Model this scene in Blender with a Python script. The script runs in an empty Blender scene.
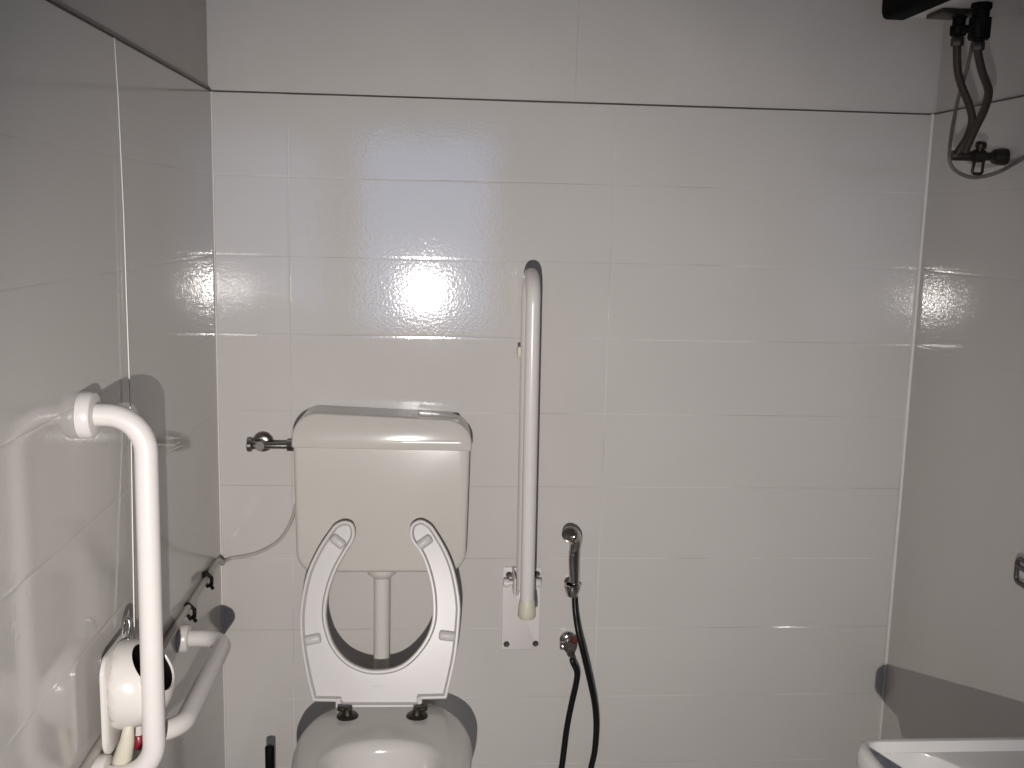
import bpy, bmesh, math, random
from mathutils import Vector, Matrix
random.seed(4)
C = bpy.context.scene.collection
V = Vector

# ------------------------------------------------------------------ dimensions (metres)
XL, XR, YB, YF = -0.561, 1.2848, 2.685, -0.85      # left, right, back and front wall planes
ZT, ZC = 1.894, 2.70                                # top of the tiling, ceiling
CZ = 1.60                                           # camera height
ROW0, ROWH = 1.692, 0.20                            # first tile joint below the trim, row height
F_PX, YAW, PITCH, ROLL = 1034.79, 0.0752, -0.15825, 0.024035

# ------------------------------------------------------------------ camera
cy, sy, cp, sp = math.cos(YAW), math.sin(YAW), math.cos(PITCH), math.sin(PITCH)
fw = V((sy*cp, cy*cp, sp)); r0 = V((cy, -sy, 0)); u0 = r0.cross(fw)
rt = math.cos(ROLL)*r0 + math.sin(ROLL)*u0
up = -math.sin(ROLL)*r0 + math.cos(ROLL)*u0
cam = bpy.data.cameras.new('camera'); co = bpy.data.objects.new('camera', cam); C.objects.link(co)
m = Matrix((rt, up, -fw)).transposed().to_4x4(); m.translation = V((0, 0, CZ)); co.matrix_world = m
cam.sensor_width = 36; cam.lens = F_PX/1024*36; cam.clip_start = 0.01
bpy.context.scene.camera = co

def at(px, py, x=None, y=None, z=None):
    """point where the sight line of a photo pixel meets a wall-parallel plane"""
    d = fw*F_PX + rt*(px-512) + up*(384-py)
    t = x/d.x if x is not None else (y/d.y if y is not None else (z-CZ)/d.z)
    return d*t + V((0, 0, CZ))

# ------------------------------------------------------------------ materials
def mat(name, col, rough=0.4, metal=0.0, bump=0.0, scale=200.0, spec=0.5, vary=0.0, vscale=6.0, coat=0.0):
    mt = bpy.data.materials.new(name); mt.use_nodes = True
    nt = mt.node_tree; n = nt.nodes; b = n['Principled BSDF']
    b.inputs['Base Color'].default_value = (*col, 1); b.inputs['Roughness'].default_value = rough
    b.inputs['Metallic'].default_value = metal; b.inputs['Specular IOR Level'].default_value = spec
    b.inputs['Coat Weight'].default_value = coat
    tc = n.new('ShaderNodeTexCoord')
    if bump:
        no = n.new('ShaderNodeTexNoise'); no.inputs['Scale'].default_value = scale; no.inputs['Detail'].default_value = 2
        nt.links.new(tc.outputs['Object'], no.inputs['Vector'])
        bp = n.new('ShaderNodeBump'); bp.inputs['Strength'].default_value = bump; bp.inputs['Distance'].default_value = 0.001
        nt.links.new(no.outputs['Fac'], bp.inputs['Height']); nt.links.new(bp.outputs['Normal'], b.inputs['Normal'])
    no2 = n.new('ShaderNodeTexNoise'); no2.inputs['Scale'].default_value = vscale; no2.inputs['Detail'].default_value = 4
    nt.links.new(tc.outputs['Object'], no2.inputs['Vector'])
    mx = n.new('ShaderNodeMix'); mx.data_type = 'RGBA'
    mx.inputs[6].default_value = (*[c*(1-vary) for c in col], 1); mx.inputs[7].default_value = (*[min(1, c*(1+vary)) for c in col], 1)
    nt.links.new(no2.outputs['Fac'], mx.inputs[0]); nt.links.new(mx.outputs[2], b.inputs['Base Color'])
    return mt

def tile_mat(name, axis, joints, col, grout, rough=0.068, seen=.5):
    """glossy wall tile: 20 cm rows, staggered-free long tiles, hairline joints, orange-peel glaze"""
    mt = bpy.data.materials.new(name); mt.use_nodes = True
    nt = mt.node_tree; n = nt.nodes; L = nt.links; b = n['Principled BSDF']
    g = n.new('ShaderNodeNewGeometry'); s = n.new('ShaderNodeSeparateXYZ'); L.new(g.outputs['Position'], s.inputs[0])
    def M(op, a, bb=None, c=None):
        k = n.new('ShaderNodeMath'); k.operation = op
        for i, v in enumerate((a, bb, c)):
            if v is None: continue
            if isinstance(v, (int, float)): k.inputs[i].default_value = v
            else: L.new(v, k.inputs[i])
        return k.outputs[0]
    u = s.outputs[axis]; z = s.outputs[2]
    off, w = joints
    tv = M('DIVIDE', M('SUBTRACT', z, ROW0), ROWH); tu = M('DIVIDE', M('SUBTRACT', u, off), w)
    fv = M('FRACT', tv); fu = M('FRACT', tu); iv = M('FLOOR', tv); iu = M('FLOOR', tu)
    dv = M('MULTIPLY', M('MINIMUM', fv, M('SUBTRACT', 1, fv)), ROWH)
    du = M('MULTIPLY', M('MINIMUM', fu, M('SUBTRACT', 1, fu)), w)
    d = M('MINIMUM', dv, du)                                   # metres to the nearest joint
    line = M('SUBTRACT', 1, M('MINIMUM', 1, M('DIVIDE', d, 0.0016)))
    # per-tile random numbers
    cb = n.new('ShaderNodeCombineXYZ'); L.new(iu, cb.inputs[0]); L.new(iv, cb.inputs[1])
    wn = n.new('ShaderNodeTexWhiteNoise'); wn.noise_dimensions = '2D'; L.new(cb.outputs[0], wn.inputs['Vector'])
    sc = n.new('ShaderNodeSeparateColor'); L.new(wn.outputs['Color'], sc.inputs[0])
    # joint tone from noise: mostly whitish, darker in stretches
    nz = n.new('ShaderNodeTexNoise'); nz.inputs['Scale'].default_value = 2.6; nz.inputs['Detail'].default_value = 3
    L.new(g.outputs['Position'], nz.inputs['Vector'])
    rp = n.new('ShaderNodeValToRGB'); rp.color_ramp.elements[0].position = .42; rp.color_ramp.elements[1].position = .58
    rp.color_ramp.elements[0].color = (col[0]*.45, col[1]*.43, col[2]*.41, 1); rp.color_ramp.elements[1].color = (*grout, 1)
    L.new(nz.outputs['Fac'], rp.inputs[0])
    nb = n.new('ShaderNodeTexNoise'); nb.inputs['Scale'].default_value = 3.0; nb.inputs['Detail'].default_value = 5
    L.new(g.outputs['Position'], nb.inputs['Vector'])
    base = n.new('ShaderNodeMix'); base.data_type = 'RGBA'
    base.inputs[6].default_value = (*[c*.94 for c in col], 1); base.inputs[7].default_value = (*[c*1.05 for c in col], 1)
    L.new(nb.outputs['Fac'], base.inputs[0])
    mx = n.new('ShaderNodeMix'); mx.data_type = 'RGBA'
    L.new(M('MULTIPLY', line, seen), mx.inputs[0]); L.new(base.outputs[2], mx.inputs[6]); L.new(rp.outputs[0], mx.inputs[7])
    L.new(mx.outputs[2], b.inputs['Base Color'])
    b.inputs['Roughness'].default_value = rough; b.inputs['Specular IOR Level'].default_value = 0.5
    # height in metres: joint groove with soft edge + slight tilt of each tile + orange peel
    edge = M('MULTIPLY', M('SMOOTH_MIN', M('DIVIDE', d, 0.005), 1.0, 0.5), 0.00022)
    tilt = M('MULTIPLY', M('MULTIPLY', M('SUBTRACT', sc.outputs[0], .5), fv), 0.0008)
    op = n.new('ShaderNodeTexNoise'); op.inputs['Scale'].default_value = 170; op.inputs['Detail'].default_value = 1.5
    L.new(g.outputs['Position'], op.inputs['Vector'])
    wv = n.new('ShaderNodeTexNoise'); wv.inputs['Scale'].default_value = 14; wv.inputs['Detail'].default_value = 1
    L.new(g.outputs['Position'], wv.inputs['Vector'])
    h = M('ADD', M('ADD', edge, tilt), M('ADD', M('MULTIPLY', op.outputs['Fac'], 0.00017), M('MULTIPLY', wv.outputs['Fac'], 0.00018)))
    bp = n.new('ShaderNodeBump'); bp.inputs['Strength'].default_value = 1; bp.inputs['Distance'].default_value = 1
    L.new(h, bp.inputs['Height']); L.new(bp.outputs['Normal'], b.inputs['Normal'])
    return mt

TILE = (.535, .507, .478)
m_tb = tile_mat('tile_back', 0, (-0.373, 0.825), TILE, (.80, .77, .73))
m_tl = tile_mat('tile_left', 1, (1.905-0.825*2, 0.825), TILE, (.64, .61, .57), seen=.35)
m_tr = tile_mat('tile_right', 1, (1.95-0.825*2, 0.825), TILE, (.56, .53, .50), seen=.2)
m_paint = mat('wall_paint', (.525, .492, .46), .75, bump=.9, scale=55, vary=.07, vscale=5, spec=.3)
m_ceil = mat('ceiling_paint', (.45, .42, .39), .85, bump=.2, scale=120)
m_floor = mat('floor_tile', (.32, .30, .28), .35, bump=.1, vary=.1)
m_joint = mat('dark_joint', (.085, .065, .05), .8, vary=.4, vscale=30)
m_caulk = mat('white_caulk', (.66, .63, .59), .5, vary=.08, vscale=30)
m_plastic = mat('white_plastic', (.60, .57, .535), .22, vary=.02)
m_cist = mat('cistern_plastic', (.53, .50, .455), .2, bump=.02, scale=60, vary=.02)
m_seat = mat('seat_plastic', (.53, .505, .485), .3, vary=.03, vscale=14, spec=.22)
m_pan = mat('pan_ceramic', (.52, .495, .465), .12, vary=.03)
m_ceram = mat('white_ceramic', (.62, .595, .56), .22, vary=.02)
m_nylon = mat('white_nylon', (.62, .585, .56), .28, vary=.02)
m_cream = mat('cream_rubber', (.52, .49, .39), .45, vary=.05)
m_chrome = mat('chrome', (.50, .48, .45), .16, 1.0)
m_dchrome = mat('worn_chrome', (.26, .24, .215), .3, 1.0, bump=.3, scale=300)
m_rust = mat('rusty_metal', (.05, .042, .034), .4, .8, bump=.6, scale=400, vary=.4, vscale=90)
m_screw = mat('dark_screw', (.10, .09, .085), .4, .6)
m_panel = mat('black_panel', (.003, .003, .003), .6, spec=.02)
m_black = mat('black_rubber', (.006, .006, .006), .35, spec=.25)
m_blackp = mat('black_plastic', (.004, .004, .004), .5, spec=.1)
m_braid = mat('braided_hose', (.05, .035, .027), .45, .4, bump=.8, scale=700, vary=.3, vscale=200)
m_cable = mat('grey_cable', (.14, .12, .105), .5)
m_tube = mat('grey_tube', (.40, .37, .33), .35)
m_red = mat('red_plastic', (.22, .012, .025), .3)
m_copper = mat('copper_red', (.20, .055, .03), .4, .7)
m_wtank = mat('heater_enamel', (.60, .57, .55), .35)
m_cord = mat('white_cord', (.78, .75, .70), .6)
m_mark = mat('moulded_mark', (.50, .48, .455), .35)
m_door = mat('door_frame_paint', (.50, .47, .44), .5)

# ------------------------------------------------------------------ object helpers
def tag(o, label=None, cat=None, group=None, kind=None):
    for k, v in (('label', label), ('category', cat), ('group', group), ('kind', kind)):
        if v: o[k] = v
    return o
def wloc(o):
    p = V((0, 0, 0))
    while o is not None: p += o.location; o = o.parent
    return p
def obj(name, bm, mt, parent=None, smooth=40, origin=None):
    bmesh.ops.recalc_face_normals(bm, faces=bm.faces)
    base = wloc(parent) if parent else (V(origin) if origin is not None else V((0, 0, 0)))
    bmesh.ops.translate(bm, verts=bm.verts, vec=-base)
    me = bpy.data.meshes.new(name)
    if smooth:
        for f in bm.faces: f.smooth = True
        for e in bm.edges:
            if len(e.link_faces) == 2 and e.calc_face_angle(0) > math.radians(smooth): e.smooth = False
    bm.to_mesh(me); bm.free(); me.materials.append(mt)
    o = bpy.data.objects.new(name, me); C.objects.link(o)
    if parent: o.parent = parent
    else: o.location = base
    return o
def thing(name, label, cat, loc, group=None):
    o = bpy.data.objects.new(name, None); C.objects.link(o); o.location = V(loc); o.empty_display_size = .05
    return tag(o, label, cat, group)

def basis(axis):
    a = V(axis).normalized(); t = V((0, 0, 1)) if abs(a.z) < .9 else V((1, 0, 0))
    u = t.cross(a).normalized(); return a, u, a.cross(u)
def rings(bm, loops, close=False, cap0=True, cap1=True):
    vs = [[bm.verts.new(p) for p in lp] for lp in loops]
    n = len(vs[0]); k = len(vs)
    for i in range(k if close else k-1):
        a, b = vs[i], vs[(i+1) % k]
        for j in range(n): bm.faces.new((a[j], a[(j+1) % n], b[(j+1) % n], b[j]))
    if not close:
        if cap0: bm.faces.new(vs[0][::-1])
        if cap1: bm.faces.new(vs[-1])
    return bm
def lathe(prof, org, axis, n=28, bm=None, cap0=True, cap1=True):
    """prof: list of (radius, distance along the axis)"""
    bm = bm or bmesh.new(); a, u, w = basis(axis); org = V(org)
    loops = [[org + a*h + (u*math.cos(2*math.pi*j/n) + w*math.sin(2*math.pi*j/n))*max(r, 1e-5) for j in range(n)] for r, h in prof]
    return rings(bm, loops, cap0=cap0, cap1=cap1)
def spline(pts, sub=8):
    pts = [V(p) for p in pts]; out = []
    P = [pts[0]*2-pts[1]] + pts + [pts[-1]*2-pts[-2]]
    for i in range(1, len(P)-2):
        a, b, c, d = P[i-1:i+3]
        for s in range(sub):
            t = s/sub
            out.append(.5*((2*b) + (c-a)*t + (2*a-5*b+4*c-d)*t*t + (3*b-a-3*c+d)*t**3))
    out.append(pts[-1]); return out
def tube(pts, r, n=14, bm=None, dome=True):
    """swept round bar; r is one radius or one per point"""
    bm = bm or bmesh.new(); pts = [V(p) for p in pts]; k = len(pts)
    R = r if isinstance(r, (list, tuple)) else [r]*k
    T = [((pts[min(i+1, k-1)]-pts[max(i-1, 0)]).normalized()) for i in range(k)]
    a, u, w = basis(T[0]); loops = []
    for i in range(k):
        u = (u - T[i]*u.dot(T[i])).normalized(); w = T[i].cross(u)
        loops.append([pts[i] + (u*math.cos(2*math.pi*j/n) + w*math.sin(2*math.pi*j/n))*R[i] for j in range(n)])
    if dome:
        def cap(i, sgn):
            c = pts[i]; out = []
            for q in (.35, .65, .87):
                ang = math.asin(q); out.append([c + (p-c)*math.cos(ang) + T[i]*sgn*R[i]*q*.5 for p in loops[i]])
            return out
        c0 = cap(0, -1); c1 = cap(k-1, 1)
        loops = c0[::-1] + loops + c1
    return rings(bm, loops)
def rbox(c, size, bev=.004, seg=3, bm=None, rot=None):
    b = bmesh.new(); bmesh.ops.create_cube(b, size=1)
    bmesh.ops.scale(b, verts=b.verts, vec=V(size))
    if bev: bmesh.ops.bevel(b, geom=b.edges[:], offset=bev, segments=seg, profile=.5, affect='EDGES')
    if rot is not None: bmesh.ops.transform(b, matrix=rot.to_4x4(), verts=b.verts)
    bmesh.ops.translate(b, verts=b.verts, vec=V(c))
    if bm is None: return b
    me = bpy.data.meshes.new('t'); b.to_mesh(me); b.free(); bm.from_mesh(me); bpy.data.meshes.remove(me); return bm
def arc_path(pts, rad, seg=8):
    """polyline with its inner corners rounded"""
    pts = [V(p) for p in pts]; out = [pts[0]]
    for i in range(1, len(pts)-1):
        a, b, c = pts[i-1:i+2]; d1 = (a-b).normalized(); d2 = (c-b).normalized()
        ang = d1.angle(d2); t = rad/math.tan(ang/2)
        p1 = b+d1*t; p2 = b+d2*t; cen = b + (d1+d2).normalized()*(rad/math.sin(ang/2))
        v1 = p1-cen; v2 = p2-cen; th = v1.angle(v2)
        for s in range(seg+1):
            q = s/seg; out.append(cen + (v1*math.sin((1-q)*th) + v2*math.sin(q*th))/math.sin(th))
    out.append(pts[-1]); return out
def rrect(w, h, r, n=6, rb=None):
    """rounded rectangle outline about the origin, counter-clockwise; rb = bottom corner radius"""
    rb = rb if rb is not None else r; out = []
    for cx, cyy, a0, rr in ((w/2, h/2, 0, r), (-w/2, h/2, 90, r), (-w/2, -h/2, 180, rb), (w/2, -h/2, 270, rb)):
        ox = cx - math.copysign(rr, cx); oy = cyy - math.copysign(rr, cyy)
        for i in range(n+1):
            t = math.radians(a0 + 90*i/n); out.append((ox+rr*math.cos(t), oy+rr*math.sin(t)))
    return out

# ------------------------------------------------------------------ the room
T_ = .06
def wall_slab(name, lo, hi, mt): 
    c = [(a+b)/2 for a, b in zip(lo, hi)]; s = [b-a for a, b in zip(lo, hi)]
    return tag(obj(name, rbox(c, s, 0), mt, smooth=0), kind='structure')
REC = .007                                          # the painted plaster sits back behind the tile face
def two_zone(name, lo, hi, mt, side):
    """wall with a tiled lower zone and a painted, slightly recessed upper zone: one mesh, two materials"""
    bm = bmesh.new()
    rbox([(a+b)/2 for a, b in zip(lo, (hi[0], hi[1], ZT))], [b-a for a, b in zip(lo, (hi[0], hi[1], ZT))], 0, bm=bm)
    nf = len(bm.faces)
    l2 = list(lo); h2 = list(hi); l2[2] = ZT
    if side == 'b': l2[1] += REC
    if side == 'l': h2[0] -= REC
    if side == 'r': l2[0] += REC
    rbox([(a+b)/2 for a, b in zip(l2, h2)], [b-a for a, b in zip(l2, h2)], 0, bm=bm)
    bm.faces.ensure_lookup_table()
    for i, f in enumerate(bm.faces): f.material_index = 0 if i < nf else 1
    o = obj(name, bm, mt, smooth=0); o.data.materials.append(m_paint)
    return tag(o, kind='structure')
two_zone('wall_back', (XL-T_, YB, 0), (XR+T_, YB+T_, ZC), m_tb, 'b')
two_zone('wall_left', (XL-T_, YF, 0), (XL, YB, ZC), m_tl, 'l')
two_zone('wall_right', (XR, YF, 0), (XR+T_, YB, ZC), m_tr, 'r')
wall_slab('floor', (XL-T_, YF-.2, -T_), (XR+T_, YB+T_, 0), m_floor)
wall_slab('ceiling', (XL-T_, YF-T_, ZC), (XR+T_, YB+T_, ZC+T_), m_ceil)
# front wall, behind the camera, with the daylit opening the glossy tiles mirror
DX0, DX1, DZ0, DZ = -0.47, 0.345, 0.92, 2.09
bm = bmesh.new()
for lo, hi in (((XL-T_, 0), (DX0, ZC)), ((DX1, 0), (XR+T_, ZC)), ((DX0, DZ), (DX1, ZC)), ((DX0, 0), (DX1, DZ0))):
    rbox(((lo[0]+hi[0])/2, YF-T_/2, (lo[1]+hi[1])/2), (hi[0]-lo[0], T_, hi[1]-lo[1]), 0, bm=bm)
tag(obj('wall_front', bm, m_paint, smooth=0), kind='structure')
bm = bmesh.new()
for lo, hi in (((DX0-.02, DZ0-.02), (DX0+.02, DZ+.02)), ((DX1-.02, DZ0-.02), (DX1+.02, DZ+.02)), ((DX0, DZ-.02), (DX1, DZ+.02)), ((DX0, DZ0-.02), (DX1, DZ0+.02))):
    rbox(((lo[0]+hi[0])/2, YF-T_/2, (lo[1]+hi[1])/2), (hi[0]-lo[0], T_+.03, hi[1]-lo[1]), .003, bm=bm)
tag(obj('window_1', bm, m_door), kind='structure')
# thin dark joint strip along the top edge of the tiling, caulk in the corners
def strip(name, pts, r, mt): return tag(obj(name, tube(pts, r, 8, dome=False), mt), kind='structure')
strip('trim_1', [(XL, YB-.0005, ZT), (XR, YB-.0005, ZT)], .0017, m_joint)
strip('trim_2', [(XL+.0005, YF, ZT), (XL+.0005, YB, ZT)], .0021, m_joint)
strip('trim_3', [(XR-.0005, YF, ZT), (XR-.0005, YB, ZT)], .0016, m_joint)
strip('trim_4', [(XR-.002, YB-.002, 0), (XR-.002, YB-.002, .75), (XR-.001, YB-.002, .85), (XR-.003, YB-.002, 1.2), (XR-.002, YB-.002, ZT)], .005, m_caulk)
strip('trim_5', [(XL+.001, YB-.001, 0), (XL+.001, YB-.001, ZT)], .003, m_caulk)

gx = at(577, 50, y=YB+REC).x
strip('trim_6', [(gx, YB+REC, ZT), (gx, YB+REC, ZC)], .0011, m_paint)

# ------------------------------------------------------------------ cistern
CX, CW = -0.1305, 0.449
cis = thing('toilet_cistern', 'wide white plastic toilet cistern on the back wall behind the raised seat', 'cistern', (CX, YB, .70))
def slab_y(outl_f, outl_b, yf, yb, edge=.012, bm=None):
    """outline in x-z, lofted from front (yf) to back (yb) with a rounded front edge"""
    def ins(o, d):
        cxm = sum(p[0] for p in o)/len(o); czm = sum(p[1] for p in o)/len(o)
        wx = max(p[0] for p in o)-min(p[0] for p in o); wz = max(p[1] for p in o)-min(p[1] for p in o)
        return [(cxm+(x-cxm)*(1-2*d/wx), czm+(z-czm)*(1-2*d/wz)) for x, z in o]
    bm = bm or bmesh.new(); L = []
    for q in (0, 22, 45, 67, 90):
        t = math.radians(q); L.append([(x, yf + edge*(1-math.sin(t)), z) for x, z in ins(outl_f, edge*(1-math.cos(t)))][::1])
    L = [[(x, yf+edge*(1-math.cos(math.radians(q))), z) for x, z in ins(outl_f, edge*(1-math.sin(math.radians(q))))] for q in (0, 22, 45, 67, 90)]
    L.append([(x, yb, z) for x, z in outl_b])
    return rings(bm, L)
ZB, ZL, ZTOP = .697, 1.021, 1.104
ZT2 = ZL+.03
body = [(CX+x*(1 - .03*(.5 - z/.354)), (ZB+ZT2)/2+z) for x, z in rrect(CW-.006, ZT2-ZB, .02, rb=.05)]
obj('tank', slab_y(body, body, YB-.132, YB-.002), m_cist, cis, 50)
# lid: sloping front face, rounded upper corners, flat top falling slightly to the right
LH = ZTOP-ZL
lid = [(CX+x, (ZL+ZTOP)/2+z) for x, z in rrect(CW, LH, .06, n=8, rb=.006)]
def lid_y(z): return YB-.136 + max(0, (z-ZL)/LH)*.009 + max(0, (z-ZL)/LH)**2*.009
bm = bmesh.new(); L = []
for dy, ins in ((0, .005), (.0015, .002), (.005, .0), (.02, 0)):
    L.append([(CX+(x-CX)*(1-2*ins/CW), lid_y(z)+dy, (ZL+ZTOP)/2+(z-(ZL+ZTOP)/2)*(1-1.2*ins/LH)) for x, z in lid])
L.append([(x, YB-.003, z) for x, z in lid])
rings(bm, L)
for v in bm.verts:                                   # crown of the lid: higher in the middle, lower at the right
    k = max(0, (v.co.z-ZL)/LH); v.co.z += k*(-.0065*(v.co.x-CX)/.22 - .004*((v.co.x-CX)/.22)**2)
bmesh.ops.rotate(bm, verts=bm.verts, cent=V((CX, YB, ZL)), matrix=Matrix.Rotation(math.radians(.7), 3, 'Y'))
obj('lid', bm, m_cist, cis, 50)
obj('flush_button', rbox((CX+.140, YB-.072, ZTOP-.0105), (.105, .07, .008), .003, rot=Matrix.Rotation(math.radians(3.6), 3, 'Y')), m_cist, cis)
PX = -.133
fp = obj('flush_pipe', tube(arc_path([(PX, YB-.062, ZB+.006), (PX, YB-.062, .33), (PX, 2.437, .33)], .05), .0215, 20, dome=False), m_plastic, cis)
obj('collar', lathe([(.041, 0), (.041, .016), (.036, .028), (.027, .036), (.0225, .038)], (PX, YB-.062, ZB+.004), (0, 0, -1)), m_plastic, fp)

# ------------------------------------------------------------------ toilet pan with raised seat
HY, HZ = 2.395, .42
PCX = -.106
toi = thing('toilet', 'white ceramic toilet pan with horseshoe open-front seat raised against the cistern', 'toilet', (PCX, 2.2, 0))
def pan_ring(z, hw, yb, yfr, n=64, pw=2.5, bk=3.4):
    """plan outline: rounded back (towards the wall), egg-shaped front"""
    ym = yb - (yb-yfr)*.42; out = []
    for j in range(n):
        t = 2*math.pi*j/n; c, s = math.cos(t), math.sin(t)
        e = bk if s > 0 else pw
        # superellipse back half is squarer than the front half
        x = hw*1.035*math.copysign(abs(c)**(2/2.2), c); y = (yb-ym if s > 0 else ym-yfr)*math.copysign(abs(s)**(2/(2.0 if s < 0 else 2.3)), s)
        out.append((PCX+x, ym+y, z))
    return out
bm = bmesh.new()
rings(bm, [pan_ring(0, .115, 2.42, 1.98), pan_ring(.04, .118, 2.42, 1.97), pan_ring(.16, .112, 2.42, 1.95), pan_ring(.27, .15, 2.425, 1.89),
           pan_ring(.34, .182, 2.43, 1.86), pan_ring(.385, .192, 2.432, 1.85), pan_ring(.405, .193, 2.432, 1.85), pan_ring(.416, .188, 2.428, 1.854),
           pan_ring(.42, .178, 2.42, 1.862), pan_ring(.421, .172, 2.335, 1.868), pan_ring(.4225, .165, 2.31, 1.873), pan_ring(.424, .135, 2.215, 1.90), pan_ring(.421, .124, 2.20, 1.912),
           pan_ring(.40, .116, 2.19, 1.92), pan_ring(.30, .105, 2.17, 1.94), pan_ring(.20, .06, 2.11, 2.0), pan_ring(.17, .02, 2.08, 2.04)])
obj('bowl', bm, m_pan, toi, 60)
# seat, drawn in its own tilted plane (u to the right, v up the seat from the hinge)
A0 = V((0, HY+.005, HZ)); VD = V((0, .128, .405)).normalized(); ND = V((0, -VD.z, VD.y))      # ND faces the room
def on_seat(px, py):
    d = fw*F_PX + rt*(px-512) + up*(384-py); o = V((0, 0, CZ)); t = (A0-o).dot(ND)/d.dot(ND); q = o+d*t-A0
    return (q.x, q.dot(VD))
outer_l = [(313.3,700),(307,674),(302.3,646.8),(300.4,619.4),(302.9,595),(309,570),(320,547),(331,530.5)]
tip_l = [(336,524.5),(344.7,520.8),(352.5,523),(355.7,530.5)]
inner = [(354.3,540),(346,553.8),(336.5,571.6),(329.7,592),(327,611),(328.6,626),(335,644),(347.5,659),(363.9,667.3),(380,669),(396.4,666),(410,657.5),(423.7,641),(431.5,622),(432.4,600),(429,578),(421,555),(411.4,541.4)]
tip_r = [(409.5,530.5),(413,523),(421,519.8),(429,523.5)]
outer_r = [(434.6,529.5),(447,551),(455,572.8),(459.8,600),(459.8,619),(456.5,652),(451.6,676.6),(446.5,697.5)]
crv = [V((*on_seat(*q), 0)) for q in outer_l+tip_l+inner+tip_r+outer_r]
crv = [(p.x, p.y) for p in spline(crv, 4)]
base = [on_seat(*q) for q in [(422,698.2),(421.5,706.5),(342,706.5),(336,700.5)]]
outl = crv + base
def seat_pt(u, v, n): return A0 + V((1, 0, 0))*u + VD*v + ND*n
bm = bmesh.new()
TH = .021
f = bm.faces.new([bm.verts.new(seat_pt(u, v, 0)) for u, v in outl])
r_ = bmesh.ops.extrude_face_region(bm, geom=[f]); vs = [g for g in r_['geom'] if isinstance(g, bmesh.types.BMVert)]
ff = [g for g in r_['geom'] if isinstance(g, bmesh.types.BMFace)][0]
bmesh.ops.translate(bm, verts=vs, vec=ND*TH)
bmesh.ops.recalc_face_normals(bm, faces=bm.faces)
bmesh.ops.inset_region(bm, faces=[ff], thickness=.0025, depth=.0, use_even_offset=True)
bmesh.ops.translate(bm, verts=ff.verts[:], vec=ND*.0022)
bmesh.ops.inset_region(bm, faces=[ff], thickness=.0045, depth=0, use_even_offset=True)
bmesh.ops.inset_region(bm, faces=[ff], thickness=.005, depth=0, use_even_offset=True)
bmesh.ops.translate(bm, verts=ff.verts[:], vec=-ND*.011)
seat = obj('toilet_seat', bm, m_seat, toi, 35)
def bumper(p0, p1):
    a = on_seat(*p0); b = on_seat(*p1)
    bm = tube([seat_pt(*a, TH-.008), seat_pt(*b, TH-.008)], .0125, 16)
    return obj('bumper', bm, m_seat, seat)
bumper((334, 538), (343, 545)); bumper((419, 546), (429.5, 538.5)); bumper((307.5, 640), (319.5, 637.5)); bumper((441, 634.5), (453.5, 636))
a = on_seat(379, 685.5); bm = bmesh.new()
rbox((0, 0, 0), (.028, .0012, .003), .0004, bm=bm)
bmesh.ops.transform(bm, matrix=Matrix((V((1, 0, 0)), ND, VD)).transposed().to_4x4(), verts=bm.verts)
bmesh.ops.translate(bm, verts=bm.verts, vec=seat_pt(*a, TH-.0083))
tag(obj('moulded_mark', bm, m_mark, seat))
for sx, px in ((-1, 339), (1, 419.5)):
    q = on_seat(px, 703); x = q[0]
    obj('hinge_tab', rbox(seat_pt(x, -.002, .012), (.0135, .016, .038), .003), m_seat, seat)
for px in (347.5, 417):
    c = at(px, 715, z=.424)
    h = obj('hinge', lathe([(.026, 0), (.026, .004), (.023, .007), (.013, .009), (.010, .02), (.010, .022)], (c.x, c.y, .4185), (0, 0, 1)), m_rust, toi)
    s = 1 if px < 380 else -1
    obj('pivot_pin', tube([(c.x, c.y, .437), (c.x-s*.022, c.y+.004, .4385)], .0055, 12), m_rust, h)
obj('maker_mark', rbox((at(388, 716.5, z=.4215).x, at(388, 716.5, z=.4215).y, .4205), (.036, .006, .002), .0005), m_mark, toi)

# ------------------------------------------------------------------ water stop valve at the left of the cistern
vc = at(263, 441, y=YB-.004); vz = vc.z - .002
sv = thing('stop_valve', 'worn chrome water stop valve on the back wall left of the cistern', 'valve', (vc.x, YB, vz))
obj('escutcheon', lathe([(.0275, 0), (.027, .004), (.022, .011), (.015, .014), (.010, .015)], (vc.x, YB, vz), (0, -1, 0)), m_dchrome, sv)
vb = at(270, 445.5, y=YB-.045)
obj('valve_body', lathe([(.009, 0), (.009, .035), (.012, .038), (.012, .052)], (vc.x, YB-.008, vz), (0, -1, 0)), m_dchrome, sv)
x0 = at(250, 446, y=YB-.045).x; x1 = -.352
obj('outlet_pipe', lathe([(.007, 0), (.0085, .002), (.0085, .07), (.0085, x1-x0)], (x0, YB-.045, vb.z), (1, 0, 0)), m_dchrome, sv)
obj('handle', lathe([(.012, 0), (.0165, .002), (.0165, .012), (.010, .017), (.0105, .025)], (x0-.008, YB-.045, vb.z), (1, 0, 0), n=10), m_dchrome, sv)
obj('coupling_nut', lathe([(.0135, 0), (.0145, .003), (.0145, .021), (.0125, .024)], (x1-.026, YB-.045, vb.z), (1, 0, 0), n=6), m_dchrome, sv)

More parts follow.
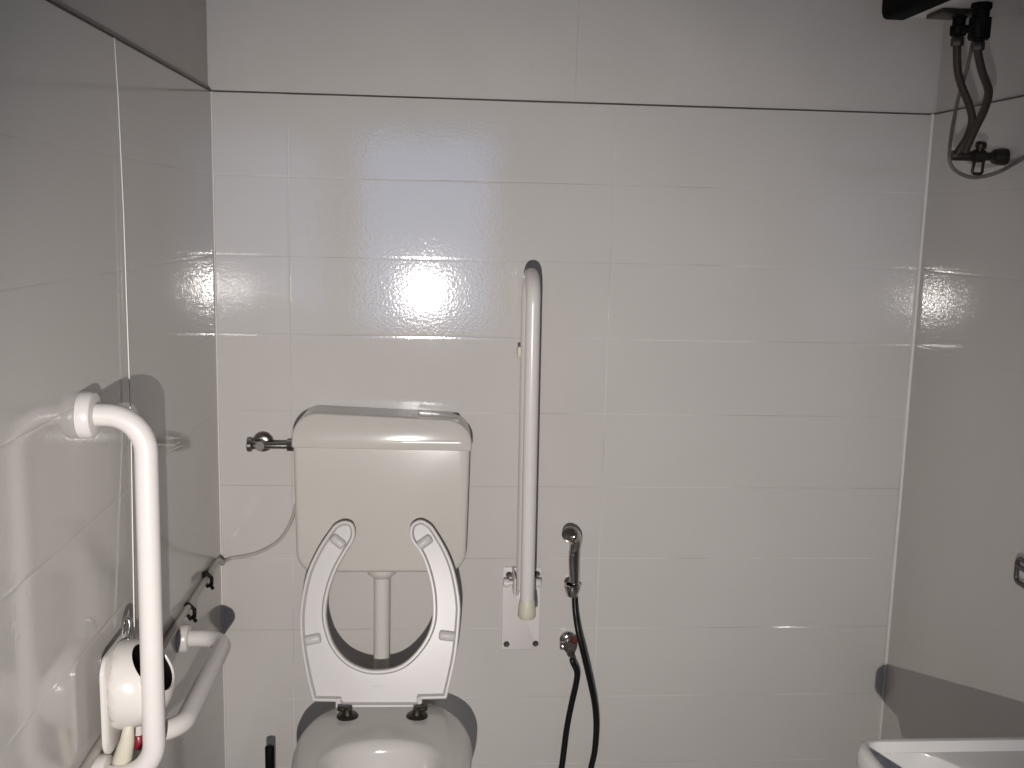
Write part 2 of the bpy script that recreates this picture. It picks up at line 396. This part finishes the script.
# ------------------------------------------------------------------ tube from cistern along the left wall
tb = thing('supply_tube', 'thin grey tube from behind the cistern running along the left wall in black clips', 'tube', (XL, YB, .70))
p1 = [at(296, 505, y=YB-.02), at(291, 522, y=YB-.012), at(279.4, 540, y=YB-.009), at(262, 551, y=YB-.008), at(247.5, 555.5, y=YB-.008), at(231, 558.5, y=YB-.010), at(222.5, 563, x=XL+.012)]
LZ = .713
p2 = [(XL+.010, 2.60, LZ+.001), (XL+.0085, 2.50, LZ), (XL+.0085, 2.2, LZ), (XL+.0085, 1.85, LZ+.002), (XL+.0085, 1.5, LZ), (XL+.0085, 1.0, LZ), (XL+.0085, 0.2, LZ), (XL+.0085, YF+.02, LZ)]
obj('wall_run', tube(spline(p1, 6), .0042, 12), m_tube, tb)
obj('side_run', tube(spline([p1[-1]]+p2, 6), .0075, 12), m_tube, tb)
for px, py in ((207.5, 581), (190, 613)):
    c = at(px, py, x=XL+.012); bm = bmesh.new()
    tube([(XL+.0075, c.y, c.z+.022), (XL+.012, c.y, c.z+.018), (XL+.022, c.y, c.z+.008), (XL+.022, c.y, c.z-.008), (XL+.012, c.y, c.z-.014), (XL+.0078, c.y, c.z-.006)], .0048, 8, bm=bm)
    tube([(XL+.018, c.y-.004, c.z-.006), (XL+.027, c.y-.010, c.z-.016)], .0042, 8, bm=bm)
    rbox((XL+.0048, c.y, c.z+.012), (.008, .018, .022), .002, bm=bm)
    obj('clip', bm, m_blackp, tb)

# ------------------------------------------------------------------ fixed grab bars on the left wall
BR = .0185
def flange(y, z, parent, k=1):
    return obj('mounting_flange', lathe([(.036*k, .0005), (.0365*k, .004), (.036*k, .017), (.033*k, .0215), (.026*k, .023), (.019, .0235)], (XL, y, z), (1, 0, 0), 36), m_nylon, parent)
def grab_bar(name, label, ends, off, rad, fk):
    (ya, za), (yb_, zb) = ends
    t = thing(name, label, 'grab bar', (XL, (ya+yb_)/2, (za+zb)/2), 'fixed white grab bars on the left wall')
    pts = arc_path([(XL+.01, ya, za), (XL+off, ya, za), (XL+off, yb_, zb), (XL+.01, yb_, zb)], rad, 12)
    obj('bar', tube(pts, BR, 24, dome=False), m_nylon, t)
    flange(ya, za, t, fk); flange(yb_, zb, t, fk)
    return t
grab_bar('grab_bar', 'upright white grab bar on the left wall, nearest the viewer', ((1.664, 1.276), (1.654, .660)), .099, .06, 1.05)
grab_bar('grab_bar', 'level white grab bar on the left wall, low beside the toilet', ((2.232, .660), (1.80, .662)), .104, .055, .86)

# ------------------------------------------------------------------ alarm pull cord
PC = 1.905
pc = thing('pull_cord', 'thin white alarm pull cord with red knob hanging down the left wall', 'pull cord', (XL+.0065, PC, ZT))
obj('cord', tube([(XL+.001, PC, ZT+.001), (XL+.004, PC, ZT-.1), (XL+.0065, PC, ZT-.3), (XL+.0075, PC-.005, 1.2), at(134.5, 640, x=XL+.018), at(137.6, 716, x=XL+.044)], .0011, 8), m_cord, pc)
kp = at(138.3, 730, x=XL+.045); kz = kp.z-.008
obj('cord_end', lathe([(.003, 0), (.006, -.006), (.0075, -.02), (.0075, -.034)], (kp.x, kp.y, kz+.033), (0, 0, 1)), m_plastic, pc)
obj('knob', lathe([(.004, 0), (.010, -.003), (.0135, -.012), (.0135, -.020), (.009, -.028), (.003, -.031)], (kp.x, kp.y, kz+.002), (0, 0, 1)), m_red, pc)

# ------------------------------------------------------------------ rounded plastic dispenser low on the left wall
DC = V((XL+.032, 1.715, .787)); DA = V((.64, -.11, .52)).normalized()
dp = thing('wall_dispenser', 'glossy white rounded plastic dispenser with black opening behind the upright grab bar', 'dispenser', (XL, DC.y, DC.z))
ol = rrect(.155, .172, .03, 8)
bm = bmesh.new(); rings(bm, [[(XL+x, DC.y+u*k, DC.z-.004+v*k) for u, v in ol] for x, k in ((.018, .97), (.020, 1), (.026, 1), (.029, .96))])
obj('back_plate', bm, m_plastic, dp)
obj('mounting_block', rbox((XL+.0095, DC.y, DC.z+.04), (.018, .03, .04), .002), m_plastic, dp)
prof = [(.066, -.02), (.072, .0), (.075, .016), (.073, .034), (.068, .050), (.061, .060), (.054, .068), (.049, .072), (.0475, .073), (.046, .071), (.043, .043), (.038, .033)]
bm = lathe(prof, DC, DA, 40)
for v in bm.verts:                                   # the back of the housing is cut flat against its plate
    if v.co.x < XL+.0285: v.co.x = XL+.0285
obj('housing', bm, m_plastic, dp, 60)
obj('opening_liner', lathe([(.0458, .0695), (.0445, .066), (.0405, .042), (.001, .0415)], DC, DA, 32, cap0=False), m_blackp, dp)
obj('hanging_loop', tube(spline([(XL+.022, 1.755, .862), (XL+.026, 1.76, .89), (XL+.032, 1.758, .897), (XL+.036, 1.755, .885), (XL+.032, 1.75, .86)], 6), .0035, 10), m_chrome, dp)
s0 = V((XL+.054, 1.672, .746))
obj('spout', tube([s0, s0+V((-.004, 0, -.03)), s0+V((-.012, 0, -.060)), s0+V((-.018, 0, -.085))], [.008, .012, .0155, .0155], 18), m_cream, dp)
obj('spout_tip', lathe([(.0165, 0), (.0165, .012), (.014, .016)], s0+V((-.034, -.004, -.080)), (-.9, -.2, -.1)), m_tube, dp)

# ------------------------------------------------------------------ fold-up support rail on the back wall
sx = at(531, 400, y=2.46).x
pl = at(521, 608, y=YB)
sr = thing('folding_support_rail', 'white fold-up support rail stowed upright on the back wall right of the toilet', 'grab rail', (pl.x, YB, pl.z))
PW, PH = .104, .236
ol = rrect(PW, PH, .004, 4)
bm = bmesh.new(); rings(bm, [[(pl.x+u*k, YB-y, pl.z+v*k) for u, v in ol] for y, k in ((.0005, 1), (.005, 1), (.0065, .985))])
wp = obj('wall_plate', bm, m_nylon, sr)
for px, py in ((509, 574.5), (537, 574), (506.5, 644), (535.5, 643.5)):
    c = at(px, py, y=YB-.006)
    obj('screw', lathe([(.0085, 0), (.0085, .002), (.006, .005), (.003, .0045), (.0028, .002)], (c.x, YB-.006, c.z), (0, -1, 0), 18), m_screw, wp)
YFR, YRR = 2.475, 2.605; RT = .0178
xf = sx; zt_ = at(532, 268, y=2.54).z - RT
zc_ = zt_ - (YRR-YFR)/2; zlow = at(527, 601, y=YFR).z
zh = at(521, 585, y=YRR).z
xb = at(527, 605, y=YFR).x
path = [(xb, YFR, zlow), (xf, YFR, zc_)]
for i in range(1, 16):
    t = math.pi*i/16; path.append((xf, (YFR+YRR)/2 - math.cos(t)*(YRR-YFR)/2, zc_+math.sin(t)*(YRR-YFR)/2))
path += [(xf, YRR, zc_), (xb, YRR, zh-.01)]
rl = obj('rail', tube(path, RT, 24), m_nylon, sr)
obj('end_cap', lathe([(.0182, .0), (.0198, -.004), (.0225, -.03), (.0228, -.042), (.019, -.048)], (xb, YFR, zlow+.004), (0, 0, 1), 28), m_cream, rl)
bm = bmesh.new()
for s in (-1, 1): rbox((xb+s*.022, YB-.055, zh), (.005, .10, .052), .002, bm=bm)
rbox((xb, YB-.012, zh), (.05, .012, .05), .002, bm=bm)
obj('hinge_bracket', bm, m_nylon, sr)
c0 = at(503.5, 583, y=YB-.04); c1 = at(541, 583, y=YB-.04)
obj('hinge_pin', lathe([(.010, 0), (.0115, .001), (.0115, .014), (.007, .015), (.007, c1.x-c0.x-.015), (.0115, c1.x-c0.x-.014), (.0115, c1.x-c0.x-.002), (.010, c1.x-c0.x)], (c0.x, YB-.04, c0.z), (1, 0, 0), 20), m_nylon, sr)
lv = at(519.5, 566, y=YB-.075)
bm = bmesh.new(); tube(arc_path([(lv.x, lv.y, lv.z+.075), (lv.x, lv.y, lv.z-.03), (lv.x-.004, lv.y+.02, lv.z-.085)], .03), .0055, 10, bm=bm)
rbox((lv.x+.002, lv.y, lv.z+.02), (.010, .012, .085), .004, bm=bm)
obj('locking_lever', bm, m_nylon, sr)
bf = at(518.5, 352, y=YRR)
obj('rest_buffer', rbox((bf.x+.003, YRR+.005, bf.z), (.012, .02, .028), .003), m_cream, rl)

# ------------------------------------------------------------------ hand bidet sprayer, holder, angle valve
YS = YB-.045
def S(px, py, d=0): return at(px, py, y=YS-d)
bs = thing('bidet_sprayer', 'chrome hand bidet sprayer with long black hose hanging on the back wall', 'sprayer', tuple(S(572, 590)))
hd = [S(574.3, 592), S(574.2, 578), S(574, 562), S(574.5, 551), S(575.5, 543, .004), S(574.5, 537, .012), S(571.5, 534, .024)]
sh = spline(hd, 6); n_ = len(sh)
rad = [.0115 + .0035*min(1, i/(n_*.35)) if i < n_*.5 else .014 + .006*math.sin(min(1, (i-n_*.5)/(n_*.5))*math.pi/2) for i in range(n_)]
hn = obj('handle', tube(sh, rad, 20), m_chrome, bs)
e = S(570, 534, .028); dirn = V((-.30, -.85, -.25)).normalized()
obj('spray_face', lathe([(.017, -.012), (.021, -.004), (.0215, .006), (.019, .010), (.0165, .008), (.001, .008)], e, dirn, 28), m_dchrome, hn)
hose = [S(574.5, 594), S(575.5, 612, .012), S(578.5, 632, .032), S(584.5, 657, .042), S(591, 685, .034), S(595, 706, .018), S(596.3, 727, .02), S(594.5, 752, .02), S(591, 768, .02)]
b1 = hose[-1]; oc = S(571, 655, .012); oa = V((.25, -.25, -.9)).normalized()
og = V((oc.x-.004, YS-.004, oc.z+.016))
e2 = [og+oa*.029, og+oa*.034, og+oa*.040, S(577, 672, .014), S(576, 684, .014), S(571.5, 704, .015), S(566.5, 730, .018), S(561.5, 768, .02)]
b2 = e2[-1]
low = [V((b1.x-.004, b1.y, .07)), V(((b1.x+b2.x)/2+.015, b1.y, .025)), V(((b1.x+b2.x)/2-.015, b1.y, .025)), V((b2.x-.008, b2.y, .07))]
obj('hose', tube(spline(hose + low + e2[::-1], 8), .0082, 14), m_black, bs)
hc = S(572.5, 586)
sh_ = thing('sprayer_holder', 'chrome cone holder gripping the bidet sprayer handle on the back wall', 'holder', (hc.x, YB, hc.z))
obj('cup', lathe([(.014, -.026), (.0185, -.014), (.0225, 0), (.0225, .006), (.0175, .007), (.0155, -.02)], (hc.x, YS, hc.z-.002), (0, 0, 1), 28), m_chrome, sh_)
obj('wall_mount', lathe([(.017, 0), (.017, .004), (.012, .008), (.012, .026)], (hc.x, YB, hc.z-.004), (0, -1, 0)), m_dchrome, sh_)
ac = S(570, 646)
av = thing('angle_valve', 'small chrome angle valve with red-brown collar below the bidet sprayer', 'valve', (ac.x, YB, ac.z))
obj('escutcheon', lathe([(.024, 0), (.023, .005), (.015, .011), (.011, .012)], (ac.x, YB, ac.z), (0, -1, 0)), m_chrome, av)
obj('valve_body', lathe([(.011, .008), (.012, .03), (.018, .034), (.0185, .052), (.014, .056)], (ac.x, YB, ac.z), (0, -1, 0), 24), m_dchrome, av)
obj('handle', lathe([(.012, 0), (.0125, .008), (.010, .012)], (ac.x-.016, YS+.003, ac.z+.0005), (-1, 0, 0), 8), m_chrome, av)
obj('collar', lathe([(.010, 0), (.0115, .003), (.0115, .010), (.008, .014)], (ac.x+.006, YS, ac.z+.012), (.55, -.2, .8), 20), m_copper, av)
obj('outlet', lathe([(.011, 0), (.012, .004), (.012, .018), (.009, .022)], og, oa, 6), m_dchrome, av)

# ------------------------------------------------------------------ toilet brush
bc = at(269.5, 746, y=2.5)
br = thing('toilet_brush', 'black toilet brush handle standing upright left of the toilet pan', 'toilet brush', (bc.x, 2.5, 0))
obj('handle', tube([(bc.x, 2.5, .06), (bc.x, 2.5, bc.z-.06), (bc.x, 2.5, bc.z-.004)], [.010, .0115, .0118], 16), m_blackp, br)
obj('holder', lathe([(.045, .0), (.047, .004), (.044, .10), (.042, .125), (.038, .126), (.037, .10), (.038, .01), (.001, .009)], (bc.x, 2.5, .0005), (0, 0, 1), 32), m_blackp, br)

# ------------------------------------------------------------------ washbasin on the right wall
BZ = .704
sk = thing('washbasin', 'white ceramic washbasin projecting from the right wall at the bottom right', 'washbasin', (XR, 1.35, BZ))
N = 128; SX0, SY0, SY1 = .745, 1.05, 1.672; XW = XR-.001; SC = V((.95, 1.37))
def radial(poly, z):
    """sample a closed plan outline at N angles about the bowl centre"""
    out = []; k = len(poly)
    for j in range(N):
        t = 2*math.pi*(j+.5)/N; d = V((math.cos(t), math.sin(t))); best = None
        for i in range(k):
            a = V(poly[i])-SC; b = V(poly[(i+1) % k])-SC; e = b-a; den = d.x*e.y-d.y*e.x
            if abs(den) < 1e-12: continue
            r = (a.x*e.y-a.y*e.x)/den; q = (a.x*d.y-a.y*d.x)/den
            if r > 0 and -1e-6 <= q <= 1+1e-6: best = r if best is None else min(best, r)
        p = SC+d*best; out.append((p.x, p.y, z))
    return out
def orect(x0, x1, y0, y1, rad, z):
    return radial([((x0+x1)/2+u, (y0+y1)/2+v) for u, v in rrect(x1-x0, y1-y0, rad, 8)], z)
bowl = [V((x, y, 0)) for x, y in ((.772, 1.50), (.770, 1.59), (.777, 1.638), *[tuple(at(*q, z=BZ-.024).xy) for q in ((893, 748.5), (920, 753), (966, 772))], (.965, 1.48), (1.03, 1.40), (1.05, 1.30), (1.02, 1.20), (.93, 1.11), (.83, 1.10), (.785, 1.18), (.774, 1.32))]
bowl = [(p.x, p.y) for p in spline(bowl+[bowl[0]], 8)[:-1]]
def bw(k, z):
    return [(max(x, SX0+.0235), min(y, SY1-.0215), q) for x, y, q in radial([(SC.x+(x-SC.x)*k, SC.y+(y-SC.y)*k) for x, y in bowl], z)]
bm = bmesh.new()
rings(bm, [orect(.87, 1.20, 1.20, 1.50, .08, BZ-.17), orect(.87, 1.24, 1.16, 1.55, .08, BZ-.155), orect(.825, XW, 1.08, 1.635, .05, BZ-.085),
           orect(.762, XW, SY0+.01, SY1-.008, .035, BZ-.062), orect(SX0, XW, SY0, SY1, .042, BZ-.042), orect(SX0, XW, SY0, SY1, .042, BZ-.012), orect(SX0+.003, XW, SY0+.003, SY1-.003, .04, BZ-.004),
           orect(SX0+.010, XW, SY0+.010, SY1-.010, .026, BZ), orect(SX0+.017, XW-.006, SY0+.018, SY1-.017, .022, BZ-.002), orect(SX0+.022, XW-.010, SY0+.024, SY1-.020, .018, BZ-.021),
           bw(1.03, BZ-.0215), bw(1.012, BZ-.0225), bw(1.0, BZ-.026), bw(.988, BZ-.036), bw(.975, BZ-.055), bw(.93, BZ-.10), bw(.78, BZ-.13), bw(.5, BZ-.145), bw(.1, BZ-.148)])
obj('basin', bm, m_ceram, sk, 55)
obj('drain', lathe([(.001, 0), (.022, .001), (.022, .003), (.001, .002)], (.90, 1.36, BZ-.1475), (0, 0, 1)), m_chrome, sk)
tp = V((1.20, 1.35, BZ-.021))
tpo = obj('tap', lathe([(.026, 0), (.026, .006), (.021, .012), (.021, .085), (.018, .09)], tp, (0, 0, 1)), m_chrome, sk)
obj('tap_spout', tube(spline([tp+V((-.015, 0, .06)), tp+V((-.06, 0, .075)), tp+V((-.12, 0, .07)), tp+V((-.135, 0, .055))]), .011, 14), m_chrome, tpo)
obj('tap_lever', tube([tp+V((0, 0, .088)), tp+V((-.03, 0, .105)), tp+V((-.09, 0, .125))], [.014, .009, .007], 14), m_chrome, tpo)
obj('waste_pipe', tube(arc_path([(.95, 1.36, BZ-.16), (.95, 1.36, .38), (XR-.001, 1.36, .38)], .04), .02, 16, dome=False), m_plastic, sk)

for yy in (1.22, 1.50): obj('wall_mount', rbox((XR-.03, yy, BZ-.17), (.058, .03, .05), .004), m_dchrome, sk)

# ------------------------------------------------------------------ chrome holder on the right wall
hp = at(1019, 569, x=XR-.03)
th = thing('towel_holder', 'dark chrome open-frame holder on the right wall above the washbasin', 'holder', (XR, 2.0, .87))
fr = [at(1017.5, 557, x=XR-.03), at(1016, 581, x=XR-.03)]
z0_, z1_ = fr[1].z, fr[0].z; y1_ = (fr[0].y+fr[1].y)/2
bm = bmesh.new(); lp = [(XR-.03, (y1_+1.9)/2+u, (z0_+z1_)/2+v) for u, v in rrect(y1_-1.9, z1_-z0_, .012, 5)]
tube(lp+lp[:2], .0052, 10, bm=bm)
obj('frame', bm, m_screw, th)
bm = tube([(XR-.03, y1_, (z0_*.35+z1_*.65)), (XR-.03, 1.9, (z0_*.35+z1_*.65))], .0055, 10)
tube([(XR-.028, 1.96, z1_), (XR-.001, 1.96, z1_+.01)], .006, 10, bm=bm)
obj('cross_bar', bm, m_screw, th)
gp = at(1023.5, 545, x=XR-.006)
obj('mounting_plate', rbox((XR-.006, 1.965, z1_+.015), (.011, .16, .045), .004), m_dchrome, th)

# ------------------------------------------------------------------ water heater on the right wall
wh = thing('water_heater', 'white wall-hung electric water heater with black front at top right', 'water heater', (XR, 2.17, 2.06))
HX0, HY1, HY0, HZ0, HZ1 = 1.0, 2.372, 1.98, 2.062, 2.46
ol = rrect(HY1-HY0-.004, HZ1-HZ0-.004, .035, 6)
cyh, czh = (HY1+HY0)/2, (HZ1+HZ0)/2
bm = bmesh.new(); rings(bm, [[(x, cyh+u*k, czh+v*k) for u, v in ol] for x, k in ((HX0+.04, .985), (HX0+.048, 1.0), (XR-.06, 1.0), (XR-.03, .95), (XR-.0015, .93))])
obj('tank', bm, m_wtank, wh)
ol2 = rrect(HY1-HY0, HZ1-HZ0, .012, 5)
bm = bmesh.new(); rings(bm, [[(x, cyh+u*k, czh+v*k) for u, v in ol2] for x, k in ((HX0-.010, .95), (HX0-.005, .985), (HX0+.002, 1.0), (HX0+.012, 1.0), (HX0+.041, 1.0))])
obj('front_panel', bm, m_panel, wh)
ia = at(958, 34, x=1.12); ib = at(979.5, 28, x=1.12)
obj('service_cover', rbox((1.105, ia.y, HZ0-.004), (.085, .075, .010), .003), m_rust, wh)
def inlet(p, r, h, name):
    o = obj(name, lathe([(r*.9, .0), (r, -.004), (r, -.014), (r*.82, -.016), (r*.82, -.030), (r*1.05, -.032), (r*1.05, -h+.004), (r*.9, -h)], (1.12, p.y, HZ0+.004), (0, 0, 1), 8), m_blackp, wh)
    return o
inlet(ia, .0175, .052, 'inlet_fitting')
sfo = inlet(ib, .022, .075, 'safety_valve')
obj('drain_spigot', lathe([(.008, 0), (.009, .03), (.007, .034)], (1.12, ib.y, HZ0-.048), (-.9, .5, 0), 12), m_blackp, sfo)
# hoses, cable and wall valve below the heater
def H(px, py, x=1.12): return at(px, py, x=x)
def nut(p, d, parent): return obj('coupling_nut', lathe([(.0125, 0), (.0135, .002), (.0135, .016), (.011, .02)], p, d, 6), m_rust, parent)
za, zb_ = HZ0-.0485, HZ0-.0715
def HY(px, py, y): return at(px, py, y=y)
h1 = [V((1.12, ia.y, za)), V((1.12, ia.y, za-.02))] + [HY(*q) for q in ((957.5, 68, 2.262), (961, 84, 2.268), (968.8, 104, 2.275), (972.3, 121, 2.282), (967, 137.5, 2.29), (960, 149, 2.297), (956.5, 154, 2.30))]
h2 = [V((1.12, ib.y, zb_)), V((1.12, ib.y, zb_-.02))] + [HY(*q) for q in ((982, 71, 2.175), (988.5, 91.5, 2.19), (984.5, 109, 2.215), (976.5, 126, 2.24), (970, 140, 2.257), (965, 152, 2.27))]
lab = 'braided brown water hose below the heater, '
for pts, s in ((h1, 'the left one with the short inlet'), (h2, 'the right one bowed towards the viewer')):
    t = thing('braided_hose', lab+s, 'hose', tuple(pts[0]), 'braided hoses under the water heater')
    obj('hose', tube(spline(pts, 8), .0088, 14, dome=False), m_braid, t); nut(pts[0]-V((0, 0, .021)), (0, 0, 1), t)
wv_ = at(1006, 157, x=XR); W0 = at(951, 159.5, x=1.138)
vt = thing('wall_valve', 'dark metal shut-off valve on the right wall feeding the two heater hoses', 'valve', (XR, wv_.y, wv_.z))
vy, vzz = wv_.y, wv_.z
def wp_(px, py): return at(px, py, y=vy)
L0 = wp_(951.5, 158.5)
obj('valve_body', lathe([(.010, 0), (.0115, .002), (.0115, .045), (.010, .046), (.0145, .05), (.0145, .075), (.0095, .08), (.0095, XR-L0.x-.034), (.016, XR-L0.x-.03), (.019, XR-L0.x-.016), (.019, XR-L0.x-.001)], (L0.x, vy, vzz), (1, 0, 0), 20), m_rust, vt)
kx = wp_(978.5, 158).x
obj('stem', lathe([(.009, 0), (.009, .012), (.0125, .014), (.0125, .024), (.008, .028)], (kx, vy, vzz+.005), (0, -.3, 1), 14), m_rust, vt)
obj('lever', tube(arc_path([(kx+.006, vy-.012, vzz-.006), (kx+.004, vy-.014, vzz-.040), (kx-.020, vy-.014, vzz-.040), (kx-.014, vy-.012, vzz-.006)], .006, 4), .0036, 8), m_rust, vt)
cb = [V((1.163, ib.y+.07, HZ0-.007))] + [HY(*q) for q in ((973.5, 40, 2.29), (969.5, 58, 2.30), (964, 80, 2.305), (957.7, 100, 2.31), (953, 124, 2.30), (949.5, 150, 2.27), (951, 165, 2.262), (961, 174, 2.265), (976, 177.5, 2.265), (998.5, 172, 2.22))] + [at(1024, 158, x=1.277), at(1060, 140, x=1.279), V((1.2795, 1.75, 1.86)), V((1.2795, 1.55, 1.90))]
tag(obj('power_cord', tube(spline(cb, 8), .0042, 10), m_cable, origin=cb[0]), 'thin grey power cable looping down from the heater past the braided hoses', 'cable')

# ------------------------------------------------------------------ light: the photographer's torch, low in front of the chest; daylight through the opening behind
sp_ = bpy.data.lights.new('torch', 'SPOT'); so = bpy.data.objects.new('torch', sp_); C.objects.link(so)
so.location = (-.056, 0, 1.228)
aim = at(480, 485, y=YB) - V(so.location)
so.rotation_euler = aim.to_track_quat('-Z', 'Y').to_euler()
sp_.energy = 194; sp_.spot_size = math.radians(80); sp_.spot_blend = 1.0; sp_.shadow_soft_size = .006; sp_.color = (1, .94, .88)
w = bpy.data.worlds.new('world'); bpy.context.scene.world = w; w.use_nodes = True
bg = w.node_tree.nodes['Background']; bg.inputs[0].default_value = (.38, .58, 1.0, 1); bg.inputs[1].default_value = 3.3
sc = bpy.context.scene
sc.view_settings.view_transform = 'Standard'; sc.view_settings.look = 'None'; sc.view_settings.gamma = 1; sc.view_settings.use_curve_mapping = False
sc.view_settings.exposure = 0.0
